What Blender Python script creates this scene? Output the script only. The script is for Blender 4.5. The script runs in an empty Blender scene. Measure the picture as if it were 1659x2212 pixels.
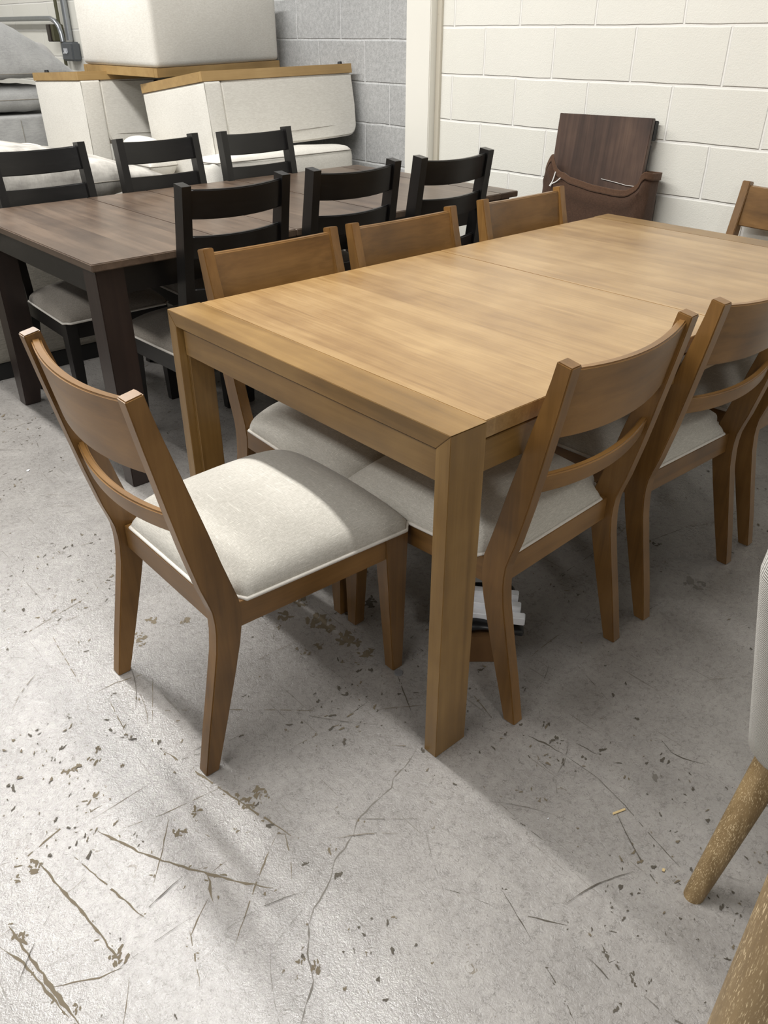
import bpy, bmesh, math, random
from mathutils import Vector, Matrix
from mathutils import noise as mnoise
PI=math.pi; rnd=random.Random(7)
S=bpy.context.scene; COL=S.collection
# ------------------------------------------------------------------ helpers
def empty(name,label,cat,loc=(0,0,0),rz=0,group=None):
    o=bpy.data.objects.new(name,None); COL.objects.link(o); o.empty_display_size=.1
    o.location=loc; o.rotation_euler=(0,0,rz); o['label']=label; o['category']=cat
    if group:o['group']=group
    return o
def tag(o,label,cat,group=None):
    o['label']=label; o['category']=cat
    if group:o['group']=group
    return o
def mk(name,bm,m,parent=None,smooth=None,bevel=0,seg=2,loc=None):
    bmesh.ops.recalc_face_normals(bm,faces=bm.faces)
    if bevel:
        es=[e for e in bm.edges if len(e.link_faces)==2 and e.calc_face_angle(0)>.5]
        bmesh.ops.bevel(bm,geom=es,offset=bevel,segments=seg,affect='EDGES',clamp_overlap=True)
    me=bpy.data.meshes.new(name); bm.to_mesh(me); bm.free()
    if m is not None:
        for q in (m if isinstance(m,(list,tuple)) else [m]): me.materials.append(q)
    if smooth is not None:
        for p in me.polygons:p.use_smooth=True
        me.set_sharp_from_angle(angle=math.radians(smooth))
    o=bpy.data.objects.new(name,me); COL.objects.link(o)
    if parent:o.parent=parent
    if loc:o.location=loc
    return o
def hexa(bm,c):
    v=[bm.verts.new(p) for p in c]
    for f in((0,3,2,1),(4,5,6,7),(0,1,5,4),(1,2,6,5),(2,3,7,6),(3,0,4,7)): bm.faces.new([v[i] for i in f])
def box(bm,a,b):
    x0,y0,z0=a;x1,y1,z1=b
    hexa(bm,[(x0,y0,z0),(x1,y0,z0),(x1,y1,z0),(x0,y1,z0),(x0,y0,z1),(x1,y0,z1),(x1,y1,z1),(x0,y1,z1)])
def loft(bm,rings,close=True,cap=True):
    R=[[bm.verts.new(p) for p in r] for r in rings]; n=len(R[0])
    for a,b in zip(R,R[1:]):
        for i in range(n if close else n-1):
            j=(i+1)%n; bm.faces.new((a[i],a[j],b[j],b[i]))
    if cap and close: bm.faces.new(R[0][::-1]); bm.faces.new(R[-1])
    return R
def tube(bm,pts,r,n=8,closed=False):
    pts=[Vector(p) for p in pts]; rings=[]; N=len(pts)
    for i,p in enumerate(pts):
        t=(pts[(i+1)%N]-pts[i-1]) if closed else (pts[min(i+1,N-1)]-pts[max(i-1,0)])
        t.normalize(); u=t.cross(Vector((0,0,1)))
        if u.length<1e-3:u=Vector((1,0,0))
        u.normalize(); w=u.cross(t); rr=r[i] if isinstance(r,(list,tuple)) else r
        rings.append([p+(u*math.cos(2*PI*k/n)+w*math.sin(2*PI*k/n))*rr for k in range(n)])
    if closed: rings.append(rings[0])
    R=loft(bm,rings,True,not closed)
    if closed: bmesh.ops.remove_doubles(bm,verts=bm.verts,dist=1e-6)
def B(): return bmesh.new()
def lerp_tab(tab,z):
    for (z0,v0),(z1,v1) in zip(tab,tab[1:]):
        if z<=z1: 
            return v0+(v1-v0)*(z-z0)/(z1-z0)
    return tab[-1][1]
# ------------------------------------------------------------------ materials
class NT:
    def __init__(s,name):
        s.m=bpy.data.materials.new(name); s.m.use_nodes=True; s.t=s.m.node_tree; s.b=s.t.nodes['Principled BSDF']
    def n(s,t,ins=None,**kw):
        d=s.t.nodes.new(t)
        for k,v in kw.items(): setattr(d,k,v)
        if ins:
            for k,v in ins.items():
                if isinstance(v,bpy.types.NodeSocket): s.t.links.new(v,d.inputs[k])
                else: d.inputs[k].default_value=v
        return d
    def l(s,a,b): s.t.links.new(a,b)
    def math(s,op,a,b=None,c=None):
        ins={0:a}
        if b is not None:ins[1]=b
        if c is not None:ins[2]=c
        return s.n('ShaderNodeMath',ins,operation=op).outputs[0]
    def ramp(s,f,stops):
        r=s.n('ShaderNodeValToRGB',{0:f}); e=r.color_ramp.elements
        while len(e)<len(stops): e.new(.5)
        for q,(p,c) in zip(e,stops): q.position=p; q.color=(*c,1) if len(c)==3 else c
        return r.outputs[0]
    def mix(s,f,a,b,bt='MIX'):
        d=s.n('ShaderNodeMix',data_type='RGBA',blend_type=bt)
        for i,v in ((0,f),(6,a),(7,b)):
            if isinstance(v,bpy.types.NodeSocket): s.l(v,d.inputs[i])
            else: d.inputs[i].default_value=v if i==0 else ((*v,1) if len(v)==3 else v)
        return d.outputs[2]
    def noise(s,vec,scale,detail=3,rough=.5,dist=0):
        return s.n('ShaderNodeTexNoise',{'Vector':vec,'Scale':scale,'Detail':detail,'Roughness':rough,'Distortion':dist}).outputs[0]
    def mapping(s,vec,scale=(1,1,1),loc=(0,0,0),rot=(0,0,0)):
        return s.n('ShaderNodeMapping',{'Vector':vec,'Scale':scale,'Location':loc,'Rotation':rot}).outputs[0]
    def bump(s,h,strength=.2,dist=.01):
        d=s.n('ShaderNodeBump',{'Height':h,'Strength':strength,'Distance':dist}); s.l(d.outputs[0],s.b.inputs['Normal'])
    def set(s,**k):
        for a,v in k.items():
            a={'rough':'Roughness','color':'Base Color','spec':'Specular IOR Level','metal':'Metallic','coat':'Coat Weight','coatr':'Coat Roughness','sheen':'Sheen Weight'}[a]
            if isinstance(v,bpy.types.NodeSocket): s.l(v,s.b.inputs[a])
            else: s.b.inputs[a].default_value=(*v,1) if isinstance(v,tuple) else v
def srgb(r,g,b):
    f=lambda c:(c/255/12.92 if c<=10 else ((c/255+.055)/1.055)**2.4)
    return (f(r),f(g),f(b))
def mplain(name,c,rough=.5,metal=0,spec=.5):
    t=NT(name); t.set(color=c,rough=rough,metal=metal,spec=spec)
    co=t.n('ShaderNodeTexCoord').outputs['Object']; n=t.noise(co,40,3)
    t.l(t.mix(.25,c,t.ramp(n,[(.3,tuple(x*.8 for x in c)),(.7,tuple(min(1,x*1.15) for x in c))])),t.b.inputs['Base Color'])
    return t.m
def mwood(name,axis,dark,mid,light,rough=.38,plank=0,streak=1.0,fine=.5,pax=0,coat=.25):
    t=NT(name); co=t.n('ShaderNodeTexCoord').outputs['Object']
    oi=t.n('ShaderNodeObjectInfo').outputs['Random']
    off=t.n('ShaderNodeCombineXYZ',{0:t.math('MULTIPLY',oi,13.1),1:t.math('MULTIPLY',oi,7.7),2:t.math('MULTIPLY',oi,9.3)}).outputs[0]
    v=t.n('ShaderNodeVectorMath',{0:co,1:off},operation='ADD').outputs[0]
    pv=None
    if plank:
        sp=t.n('ShaderNodeSeparateXYZ',{0:co}).outputs[pax]
        idx=t.math('FLOOR',t.math('DIVIDE',sp,plank))
        wn=t.n('ShaderNodeTexWhiteNoise',{'W':idx},noise_dimensions='1D')
        pv=wn.outputs['Value']
        v=t.n('ShaderNodeVectorMath',{0:v,1:t.n('ShaderNodeVectorMath',{0:wn.outputs['Color'],'Scale':4.0},operation='SCALE').outputs[0]},operation='ADD').outputs[0]
    sc=[22,22,22]; sc[axis]=1.3
    n1=t.noise(t.mapping(v,tuple(sc)),1,4,.6,.6)
    sc=[160,160,160]; sc[axis]=6
    n2=t.noise(t.mapping(v,tuple(sc)),1,2,.6)
    n3=t.noise(v,5,3,.55)
    a=t.math('ADD',t.math('MULTIPLY',n1,.6*streak),t.math('MULTIPLY',n3,.5))
    a=t.math('ADD',a,t.math('MULTIPLY',t.math('SUBTRACT',n2,.5),.25*fine))
    if pv is not None: a=t.math('ADD',a,t.math('MULTIPLY',t.math('SUBTRACT',pv,.5),.10))
    m=.3*streak+.25
    t.l(t.ramp(a,[(m-.17,dark),(m,mid),(m+.16,light)]),t.b.inputs['Base Color'])
    t.set(rough=t.math('ADD',rough-.04,t.math('MULTIPLY',n2,.1)),coat=coat,coatr=.3)
    t.bump(n2,.06,.002)
    return t.m
OD,OM,OL=srgb(112,80,44),srgb(150,113,68),srgb(172,135,87)
oak=[mwood('chair_wood_%s'%'xyz'[i],i,srgb(97,68,32),srgb(124,89,45),srgb(144,106,58),rough=.36,streak=.8) for i in range(3)]
tw=[mwood('table_wood_%s'%'xyz'[i],i,srgb(112,84,43),srgb(134,102,55),srgb(152,119,68),rough=.36,streak=1) for i in range(3)]
ttop=mwood('tabletop_wood',1,srgb(138,104,60),srgb(160,126,79),srgb(179,146,98),rough=.33,plank=.118,streak=.7,fine=1.3,pax=0,coat=.5)
black=[mwood('black_wood_%s'%'xyz'[i],i,(.004,.0036,.0036),(.006,.0055,.0052),(.010,.009,.0085),rough=.34,coat=.1) for i in range(3)]
espresso=mwood('espresso_wood',2,(.014,.008,.006),(.022,.012,.009),(.032,.018,.013),rough=.42)
dtop=mwood('walnut_top_wood',1,srgb(74,60,50),srgb(92,76,63),srgb(110,92,77),rough=.36,plank=.1,streak=1.1,pax=0,coat=.2)
leafm=mwood('leaf_wood',1,srgb(56,42,35),srgb(78,59,49),srgb(98,76,62),rough=.5,streak=1.1)
plinthm=mwood('plinth_wood',0,srgb(148,118,72),srgb(166,135,86),srgb(180,150,100),rough=.5,streak=.6)
def mcerused(name):
    t=NT(name); co=t.n('ShaderNodeTexCoord').outputs['Object']
    n1=t.noise(t.mapping(co,(60,60,6)),1,3,.5)
    base=t.ramp(n1,[(.3,srgb(128,105,70)),(.7,srgb(160,135,96))])
    n2=t.noise(t.mapping(co,(620,620,85)),1,3,.6); msk=t.ramp(n2,[(.56,(0,0,0)),(.64,(1,1,1))])
    n3=t.noise(co,14,2); msk2=t.ramp(n3,[(.35,(.25,.25,.25)),(.55,(1,1,1))])
    f=t.math('MULTIPLY',msk,msk2)
    t.l(t.mix(f,base,srgb(222,200,160)),t.b.inputs['Base Color']); t.set(rough=.5); t.bump(n2,.1,.002)
    return t.m
cerused=mcerused('cerused_oak')
def mfabric(name,c,c2,weave=900,slub=.5,rough=.95,mott=.15,bs=.25):
    t=NT(name); co=t.n('ShaderNodeTexCoord').outputs['Object']
    a=t.noise(t.mapping(co,(weave,weave*.12,weave*.5)),1,2); b=t.noise(t.mapping(co,(weave*.12,weave,weave*.5)),1,2)
    w=t.math('MULTIPLY',t.math('ADD',a,b),.5)
    s1=t.ramp(t.noise(t.mapping(co,(14,420,420)),1,2),[(.62,(0,0,0)),(.72,(1,1,1))])
    s2=t.ramp(t.noise(t.mapping(co,(420,14,420)),1,2),[(.64,(0,0,0)),(.74,(1,1,1))])
    s=t.math('MULTIPLY',t.math('MAXIMUM',s1,s2),slub)
    base=t.mix(t.ramp(w,[(.38,(0,0,0)),(.62,(1,1,1))]),c2,c)
    base=t.mix(s,base,tuple(min(1,x*1.25) for x in c))
    m=t.noise(co,9,3); base=t.mix(mott,base,t.ramp(m,[(.35,c2),(.65,c)]))
    t.l(base,t.b.inputs['Base Color']); t.set(rough=rough,spec=.15,sheen=.15)
    t.bump(t.math('ADD',w,t.math('MULTIPLY',s,.6)),bs,.002)
    return t.m
linen=mfabric('linen_seat_fabric',srgb(208,204,195),srgb(182,178,168),slub=.9,weave=700)
welt=mfabric('welt_fabric',srgb(226,221,212),srgb(212,207,198),slub=.1)
greyseat=mfabric('grey_seat_fabric',srgb(160,153,143),srgb(122,116,108))
cream_f=mfabric('cream_upholstery',srgb(228,225,217),srgb(210,206,197),weave=500,slub=.1,bs=.15)
white_f=mfabric('white_cushion_fabric',srgb(232,229,221),srgb(216,212,203),weave=500,slub=.1,bs=.15)
chen=mfabric('textured_pillow_fabric',srgb(206,202,194),srgb(138,134,128),weave=160,slub=.1,mott=.8,bs=.5)
grey_f=mfabric('grey_linen_fabric',srgb(178,178,176),srgb(150,150,149),weave=300,slub=.3,mott=.5)
taupe_f=mfabric('taupe_upholstery',srgb(150,145,134),srgb(122,117,108),weave=400,slub=.2)
brown_c=mfabric('brown_cloth',srgb(82,61,48),srgb(64,47,37),weave=700,slub=.2)
brown_h=mfabric('brown_hem_cloth',srgb(100,75,58),srgb(82,60,46),weave=700,slub=.2)
def mcord():
    t=NT('corded_fabric'); co=t.n('ShaderNodeTexCoord').outputs['Object']
    w=t.n('ShaderNodeTexWave',{'Vector':co,'Scale':75,'Distortion':.5,'Detail':2,'Detail Scale':8},wave_type='BANDS',bands_direction='Z').outputs['Fac']
    n=t.noise(t.mapping(co,(500,500,120)),1,2)
    t.l(t.mix(t.math('MULTIPLY',w,.9),srgb(170,166,158),srgb(244,242,236)),t.b.inputs['Base Color']); t.set(rough=.95,spec=.1)
    t.bump(t.math('ADD',w,t.math('MULTIPLY',n,.5)),.5,.003); return t.m
corded=mcord()
steel=mplain('galvanised_steel',(.42,.44,.46),.35,.9); darkbox=mplain('grey_painted_metal',srgb(92,96,100),.45,.2)
olive=mplain('olive_metal',srgb(96,94,72),.5,.3); blackp=mplain('black_plastic',(.006,.006,.007),.35); rubber=mplain('black_rubber',(.012,.012,.013),.6)
foam=mplain('white_foam',(.82,.83,.86),.7); card=mplain('brown_cardboard',srgb(110,78,44),.8); paper=mplain('white_paper',(.75,.77,.8),.6)
string=mplain('white_cord',(.8,.78,.74),.8); crumbm=mplain('pale_wood_chip',srgb(214,190,140),.7); clearp=mplain('grey_felt',srgb(120,120,122),.5)
steelb=mplain('aged_wood_hook',srgb(70,66,60),.5)
def mwall(name,c1,c2,y0,z0,mortar,speck,halfshift=.5,mott=.2,bumpn=.35,mdark=None):
    t=NT(name); co=t.n('ShaderNodeTexCoord').outputs['Object']; sp=t.n('ShaderNodeSeparateXYZ',{0:co})
    wob=t.math('MULTIPLY',t.math('SUBTRACT',t.noise(co,6,2),.5),.008)
    u=t.math('ADD',t.math('ADD',t.math('SUBTRACT',y0,sp.outputs[1]),.4064*20+.4064*halfshift),wob); w=t.math('ADD',t.math('SUBTRACT',sp.outputs[2],z0),.2032*8)
    v=t.n('ShaderNodeCombineXYZ',{0:u,1:t.math('ADD',w,wob)}).outputs[0]
    br=t.n('ShaderNodeTexBrick',{'Vector':v,'Color1':(*c1,1),'Color2':(*c2,1),'Mortar':(*mortar,1),'Scale':1,'Mortar Size':.007,'Mortar Smooth':.6,'Brick Width':.4064,'Row Height':.2032},offset=halfshift)
    big=t.noise(co,3,3,.6); fine=t.noise(co,170,3,.7); mid=t.noise(co,45,3,.6)
    col=t.mix(mott,br.outputs['Color'],t.ramp(big,[(.3,tuple(x*.82 for x in c1)),(.7,tuple(min(1,x*1.08) for x in c1))]))
    if speck>0: 
        col=t.mix(speck,col,t.ramp(t.math('ADD',t.math('MULTIPLY',fine,.6),t.math('MULTIPLY',mid,.4)),[(.38,tuple(x*.45 for x in c1)),(.52,c1),(.64,tuple(min(1,x*1.45) for x in c1))]))
    t.l(col,t.b.inputs['Base Color']); t.set(rough=.62,spec=.3)
    h=t.math('SUBTRACT',t.math('ADD',t.math('MULTIPLY',mid,.10),t.math('MULTIPLY',fine,.12*bumpn/.35)),t.math('MULTIPLY',br.outputs['Fac'],1.0))
    t.bump(h,bumpn,.012); return t.m
wallc=mwall('painted_block_wall',srgb(240,238,229),srgb(236,234,224),2.316,1.368,srgb(250,248,242),0,mott=.12,bumpn=.55)  # mortar paler than the same-painted blocks: joint highlight put into the colour
wallg=mwall('bare_block_wall',srgb(182,182,181),srgb(172,173,173),3.605,1.3115,srgb(232,233,233),.38,.5,mott=.3,bumpn=.6)
def mpaint(name,c,rough=.45):
    t=NT(name); co=t.n('ShaderNodeTexCoord').outputs['Object']
    sc=t.ramp(t.noise(t.mapping(co,(30,30,14)),1,4,.7),[(.24,(1,1,1)),(.27,(0,0,0))])
    t.l(t.mix(t.math('MULTIPLY',sc,.6),t.mix(.3,c,t.ramp(t.noise(co,4,3),[(.3,tuple(x*.9 for x in c)),(.7,c)])),srgb(120,96,70)),t.b.inputs['Base Color'])
    t.set(rough=rough); t.bump(t.noise(co,60,3),.05,.003); return t.m
pilm=mpaint('painted_steel_column',srgb(240,237,227))
def mfloor():
    t=NT('sealed_concrete'); co=t.n('ShaderNodeTexCoord').outputs['Object']
    big=t.noise(co,1.1,4,.6); mid=t.noise(co,9,5,.65,.4); f1=t.noise(co,70,5,.7,.8); f2=t.noise(co,260,3,.7)
    vals=t.math('ADD',t.math('ADD',t.math('MULTIPLY',big,.25),t.math('MULTIPLY',mid,.3)),t.math('ADD',t.math('MULTIPLY',f1,.25),t.math('MULTIPLY',f2,.2)))
    col=t.ramp(vals,[(.36,srgb(136,132,128)),(.5,srgb(154,150,146)),(.64,srgb(174,170,165))])
    # fine curly dark fibres
    dv=t.n('ShaderNodeVectorMath',{0:co,1:t.n('ShaderNodeVectorMath',{0:t.n('ShaderNodeTexNoise',{'Vector':co,'Scale':45,'Detail':3}).outputs['Color'],'Scale':.05},operation='SCALE').outputs[0]},operation='ADD').outputs[0]
    vo=t.n('ShaderNodeTexVoronoi',{'Vector':dv,'Scale':105},feature='DISTANCE_TO_EDGE').outputs['Distance']
    ln=t.ramp(vo,[(.03,(1,1,1)),(.09,(0,0,0))]); gate=t.ramp(t.noise(co,60,3,.65),[(.47,(0,0,0)),(.58,(1,1,1))])
    col=t.mix(t.math('MULTIPLY',t.math('MULTIPLY',ln,gate),.5),col,srgb(96,92,87))
    # small pits
    pit=t.ramp(t.noise(co,120,2,.5),[(.69,(0,0,0)),(.73,(1,1,1))]); pg=t.ramp(t.noise(co,5,3),[(.45,(0,0,0)),(.6,(1,1,1))])
    col=t.mix(t.math('MULTIPLY',t.math('MULTIPLY',pit,pg),.6),col,srgb(88,82,72))
    # flaked patches: noise distorted
    fl=t.ramp(t.noise(co,26,4,.6,1.2),[(.69,(0,0,0)),(.705,(1,1,1))]); fg=t.ramp(t.noise(co,2.3,2),[(.48,(0,0,0)),(.58,(1,1,1))])
    flk=t.math('MULTIPLY',fl,fg)
    col=t.mix(t.math('MULTIPLY',flk,.75),col,srgb(112,100,80))
    # long scratches in a few directions
    tot=None
    for k,(an,sc,th) in enumerate(((.35,7,.742),(1.15,9,.75),(2.2,8,.745),(-.5,11,.752))):
        s=t.ramp(t.noise(t.mapping(co,(sc*14,sc*.55,1),(k*3.3,k*1.7,0),(0,0,an)),1,2,.5),[(th-.03,(0,0,0)),(th,(1,1,1))])
        tot=s if tot is None else t.math('MAXIMUM',tot,s)
    col=t.mix(t.math('MULTIPLY',tot,.5),col,srgb(104,98,88))
    t.l(col,t.b.inputs['Base Color'])
    r=t.math('ADD',.15,t.math('MULTIPLY',t.math('ADD',mid,f1),.14)); r=t.math('ADD',r,t.math('MULTIPLY',t.math('MAXIMUM',flk,tot),.3))
    t.set(rough=r,spec=.55)
    h=t.math('ADD',t.math('MULTIPLY',f1,.7),t.math('ADD',t.math('MULTIPLY',f2,.35),t.math('MULTIPLY',mid,.8))); h=t.math('SUBTRACT',h,t.math('MULTIPLY',flk,.5))
    t.bump(h,.42,.006)
    cb=t.n('ShaderNodeBump',{'Height':t.math('ADD',t.math('MULTIPLY',f1,.8),t.math('ADD',f2,t.math('MULTIPLY',mid,.5))),'Strength':.15,'Distance':.005}); t.l(cb.outputs[0],t.b.inputs['Coat Normal']); t.set(coat=.9,coatr=.13)
    return t.m
floorm=mfloor(); chipm=mplain('bare_concrete_chip',srgb(112,101,82),.7); crackm=mplain('floor_crack',srgb(118,113,106),.8); darkchip=mplain('dark_floor_chip',srgb(86,80,70),.75)
# ------------------------------------------------------------------ camera
CAMP=Vector((-.8883,-.8277,1.3369)); Rr=Vector((.7465,-.6654,.0012)); Uu=Vector((.3401,.3831,.8588)); Ff=Vector((.5719,.6407,-.5122)); FPX=1729.77
cd=bpy.data.cameras.new('camera'); cam=bpy.data.objects.new('camera',cd); COL.objects.link(cam); S.camera=cam
M=Matrix.Identity(4)
for i in range(3): M[i][0]=Rr[i];M[i][1]=Uu[i];M[i][2]=-Ff[i];M[i][3]=CAMP[i]
cam.matrix_world=M; cd.sensor_fit='VERTICAL'; cd.sensor_height=36; cd.lens=FPX/2212*36; cd.clip_start=.01
def fl(px,py,z=0.0):   # measured point of the photograph -> floor coordinates
    v=Ff+Rr*((px-829.5)/FPX)-Uu*((py-1106)/FPX); t=(z-CAMP.z)/v.z; p=CAMP+v*t; return (p.x,p.y)
# ------------------------------------------------------------------ floor with its chips and cracks
bm=B(); q=[bm.verts.new(p) for p in((-6,-5,0),(2.6,-5,0),(2.6,11,0),(-6,11,0))]; bm.faces.new(q)
ZC=[.0004]
def blob(x,y,rx,ry,an,mi,n=11,jag=.45,z=None):
    ZC[0]+=.0000004; z=ZC[0]; ca,sa=math.cos(an),math.sin(an); vs=[]
    n=max(n,14) if rx>.003 else n; o1,o2,o3=[rnd.uniform(0,6) for _ in range(3)]
    for k in range(n):
        a=2*PI*k/n; r=1+jag*(.7*math.sin(2*a+o1)+.45*math.sin(3*a+o2)+.4*math.sin(5*a+o3))*.7+rnd.uniform(-.12,.12); u=rx*r*math.cos(a); w=ry*r*math.sin(a)
        vs.append(bm.verts.new((x+u*ca-w*sa,y+u*sa+w*ca,z)))
    f=bm.faces.new(vs); f.material_index=mi
    if f.normal.z<0: f.normal_flip()
def stroke(pts,w,mi,dash=0,jit=.35,step=.012):
    P=[Vector(p) for p in pts]; d=[]; 
    for a,b in zip(P,P[1:]):
        n=max(1,int((b-a).length/step))
        for k in range(n): d.append(a.lerp(b,k/n))
    d.append(P[-1]); ZC[0]+=.0000004; z=ZC[0]; prev=None; on=True; extra=[]
    for i,p in enumerate(d):
        t=(d[min(i+1,len(d)-1)]-d[max(i-1,0)]); t.normalize() if t.length else None; nn=Vector((-t.y,t.x))
        e=min(1,min(i,len(d)-1-i)/4+.15); ww=w*e*(1+rnd.uniform(-jit*1.6,jit*1.6))*.5; p=p+nn*rnd.uniform(-1,1)*w*jit
        cur=(bm.verts.new((p.x+nn.x*ww,p.y+nn.y*ww,z)),bm.verts.new((p.x-nn.x*ww,p.y-nn.y*ww,z)))
        if on: on=not (dash and rnd.random()<dash)
        elif rnd.random()<.5: on=True
        if prev and (on or not dash): 
            f=bm.faces.new((prev[0],prev[1],cur[1],cur[0])); f.material_index=mi
        prev=cur
        if w>.0018 and rnd.random()<.30: extra.append((p.x+rnd.uniform(-2.5,2.5)*w,p.y+rnd.uniform(-2.5,2.5)*w,w*rnd.uniform(.25,.8),mi))
    for x,y,r,mi in extra: blob(x,y,r*1.4,r*.7,rnd.uniform(0,3),mi,n=9)
def S_(pxs,w,mi=1,dash=0,jit=.35): stroke([fl(*p) for p in pxs],w,mi,dash,jit)
S_([(905,1610),(880,1650),(850,1682),(846,1702),(800,1742),(770,1775),(765,1800),(745,1832),(722,1858),(718,1890),(700,1930),(678,1962),(668,2000),(665,2060),(678,2120),(655,2190),(650,2230)],.0022,2,0,.5)
S_([(200,1790),(310,1845),(380,1868),(440,1885),(520,1905),(590,1920)],.0042,1,.02)
S_([(350,1620),(430,1672),(470,1700),(560,1760),(640,1812)],.0035,1,.1)
S_([(20,2000),(60,2060),(110,2130),(170,2215)],.006,1); S_([(0,2045),(50,2080),(100,2140),(150,2200)],.004,1,.03); S_([(115,2132),(180,2118),(215,2112),(262,2090)],.003,1)
S_([(80,1860),(150,1940),(210,2010),(260,2080)],.0045,1,.1); S_([(0,1870),(60,1850),(130,1790),(220,1740)],.003,1,.12); S_([(160,1850),(240,1920),(320,1990)],.003,1,.2)
S_([(600,1800),(580,1840),(555,1905),(530,1975),(505,2050)],.0022,1,.25); S_([(598,1800),(615,1802),(628,1850),(630,1900)],.0022,1,.2)
S_([(365,1765),(350,1840),(330,1915)],.0018,1,.1); S_([(280,2110),(265,2230)],.0015,1); S_([(450,1940),(425,1990),(400,2050)],.002,1,.2); S_([(410,2010),(420,2060),(432,2130)],.003,1,.25)
S_([(450,1890),(460,1950)],.006,1); S_([(455,1885),(490,1860)],.003,1)
S_([(235,1510),(260,1560),(285,1610)],.002,1,.15); S_([(90,1330),(130,1405),(175,1480)],.0016,1,.3); S_([(40,1380),(120,1330),(190,1290)],.0012,1,.1); S_([(190,1460),(190,1540)],.001,1,.2); S_([(330,1460),(330,1560)],.0012,1,.3); S_([(200,1500),(250,1475),(330,1450)],.002,1,.2)
S_([(855,1450),(870,1490),(890,1540)],.0022,3,.25); S_([(745,1552),(795,1515)],.0015,3); S_([(640,1610),(720,1570),(790,1545),(830,1530)],.0015,1,.3); S_([(320,1535),(500,1533),(700,1535)],.0015,1,.45)
S_([(1140,1590),(1175,1605),(1215,1628)],.004,3); S_([(1215,1628),(1290,1680),(1350,1740),(1410,1810),(1480,1885)],.0012,3,.08); S_([(1235,1600),(1290,1630)],.0035,3,.1); S_([(1160,1640),(1210,1680)],.002,3,.3)
S_([(1430,1600),(1450,1625),(1475,1638),(1525,1652)],.0022,3); S_([(1415,1600),(1430,1598)],.002,3)
S_([(1140,1978),(1180,1988),(1225,1998)],.0035,3,.05); S_([(1225,1998),(1300,2010),(1380,2020)],.002,3,.4); S_([(1085,1925),(1100,1950),(1125,1990),(1150,2035)],.002,3,.15); S_([(1180,2090),(1210,2140),(1240,2205)],.0022,3,.25)
S_([(1100,1765),(1135,1785),(1172,1815)],.002,3,.15); S_([(1300,2040),(1315,2080),(1330,2075)],.0025,3); S_([(960,1920),(1010,1935),(1060,1955)],.0014,3,.4)
S_([(250,1795),(350,1760),(480,1700)],.0012,1,.2); S_([(330,1690),(280,1720),(200,1770)],.0012,1,.2)
S_([(1140,1290),(1230,1230),(1290,1190)],.0015,3,.25); S_([(1400,1170),(1480,1140),(1600,1120)],.0018,3,.3); S_([(1320,1520),(1240,1430)],.0012,3,.4); S_([(1380,1330),(1430,1300)],.0015,3,.2)
for x,y,r,mi in [(560,1712,14,1),(508,1722,10,1),(530,1735,12,1),(545,1745,9,1),(575,1722,6,1),(425,1752,11,1),(388,1795,12,1),(512,1790,8,1),(205,1640,11,1),(150,1668,12,1),(215,1718,10,1),(190,1730,8,1),(305,1825,7,3),(292,1805,6,3),(255,2068,14,1),(50,2025,13,1),(75,1870,14,1),(35,1900,8,1),(165,2180,9,1),(335,1890,7,1),(395,1915,5,1),(650,2075,9,1),(685,2085,12,1),(690,2095,8,1),(612,2100,7,1),(640,2110,5,1),(850,1985,6,1),(790,2055,4,1),(780,1775,7,1),(715,1835,9,1),(735,1893,10,3),(660,1865,8,3),(612,1330,15,1),(600,1355,10,1),(655,1300,16,1),(690,1340,22,1),(710,1355,16,1),(750,1380,20,1),(770,1390,14,1),(690,1395,12,1),(790,1410,16,1),(760,1330,14,3),(800,1300,16,3),(640,1405,7,1),(590,1377,5,3),(660,1412,9,1),(735,1430,7,1),(775,1433,7,1),(560,1460,5,1),(530,1505,6,3),(520,1590,6,3),(620,1578,6,1),(330,1340,12,1),(310,1385,14,1),(400,1340,12,1),(300,1370,8,1),(385,1558,7,1),(300,1510,7,1),(245,1502,7,3),(150,1549,5,3),(325,1600,6,1),(205,1620,10,1),(1120,1712,7,1),(1150,1705,6,1),(1165,1725,7,1),(1180,1730,5,1),(1090,1918,6,3),(1180,1565,8,3),(1265,1635,7,3),(1205,1600,10,3),(1475,1717,5,3),(1310,2060,8,3),(1365,2110,8,3),(1335,2170,6,3),(1505,2030,5,3),(1415,1675,12,2),(1500,1260,18,2),(1130,1190,9,3),(1110,1210,5,3),(1415,1175,9,3),(1560,1150,10,3),(1600,1090,8,3),(1245,1285,6,3),(855,1665,4,1),(1370,2125,7,3),(930,2080,5,1)]:
    X,Y=fl(x,y); dd=(Vector((X,Y,0))-CAMP).length; k=dd/FPX
    n=max(1,int(r/4)); 
    for j in range(n*3):
        s=r*k*rnd.uniform(.12,.5); an=rnd.choice((.6,.9,2.2))+rnd.uniform(-.4,.4)
        blob(X+rnd.uniform(-1,1)*r*k*.9,Y+rnd.uniform(-1,1)*r*k*.9,s*1.3,s*.6,an,mi)
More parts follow.
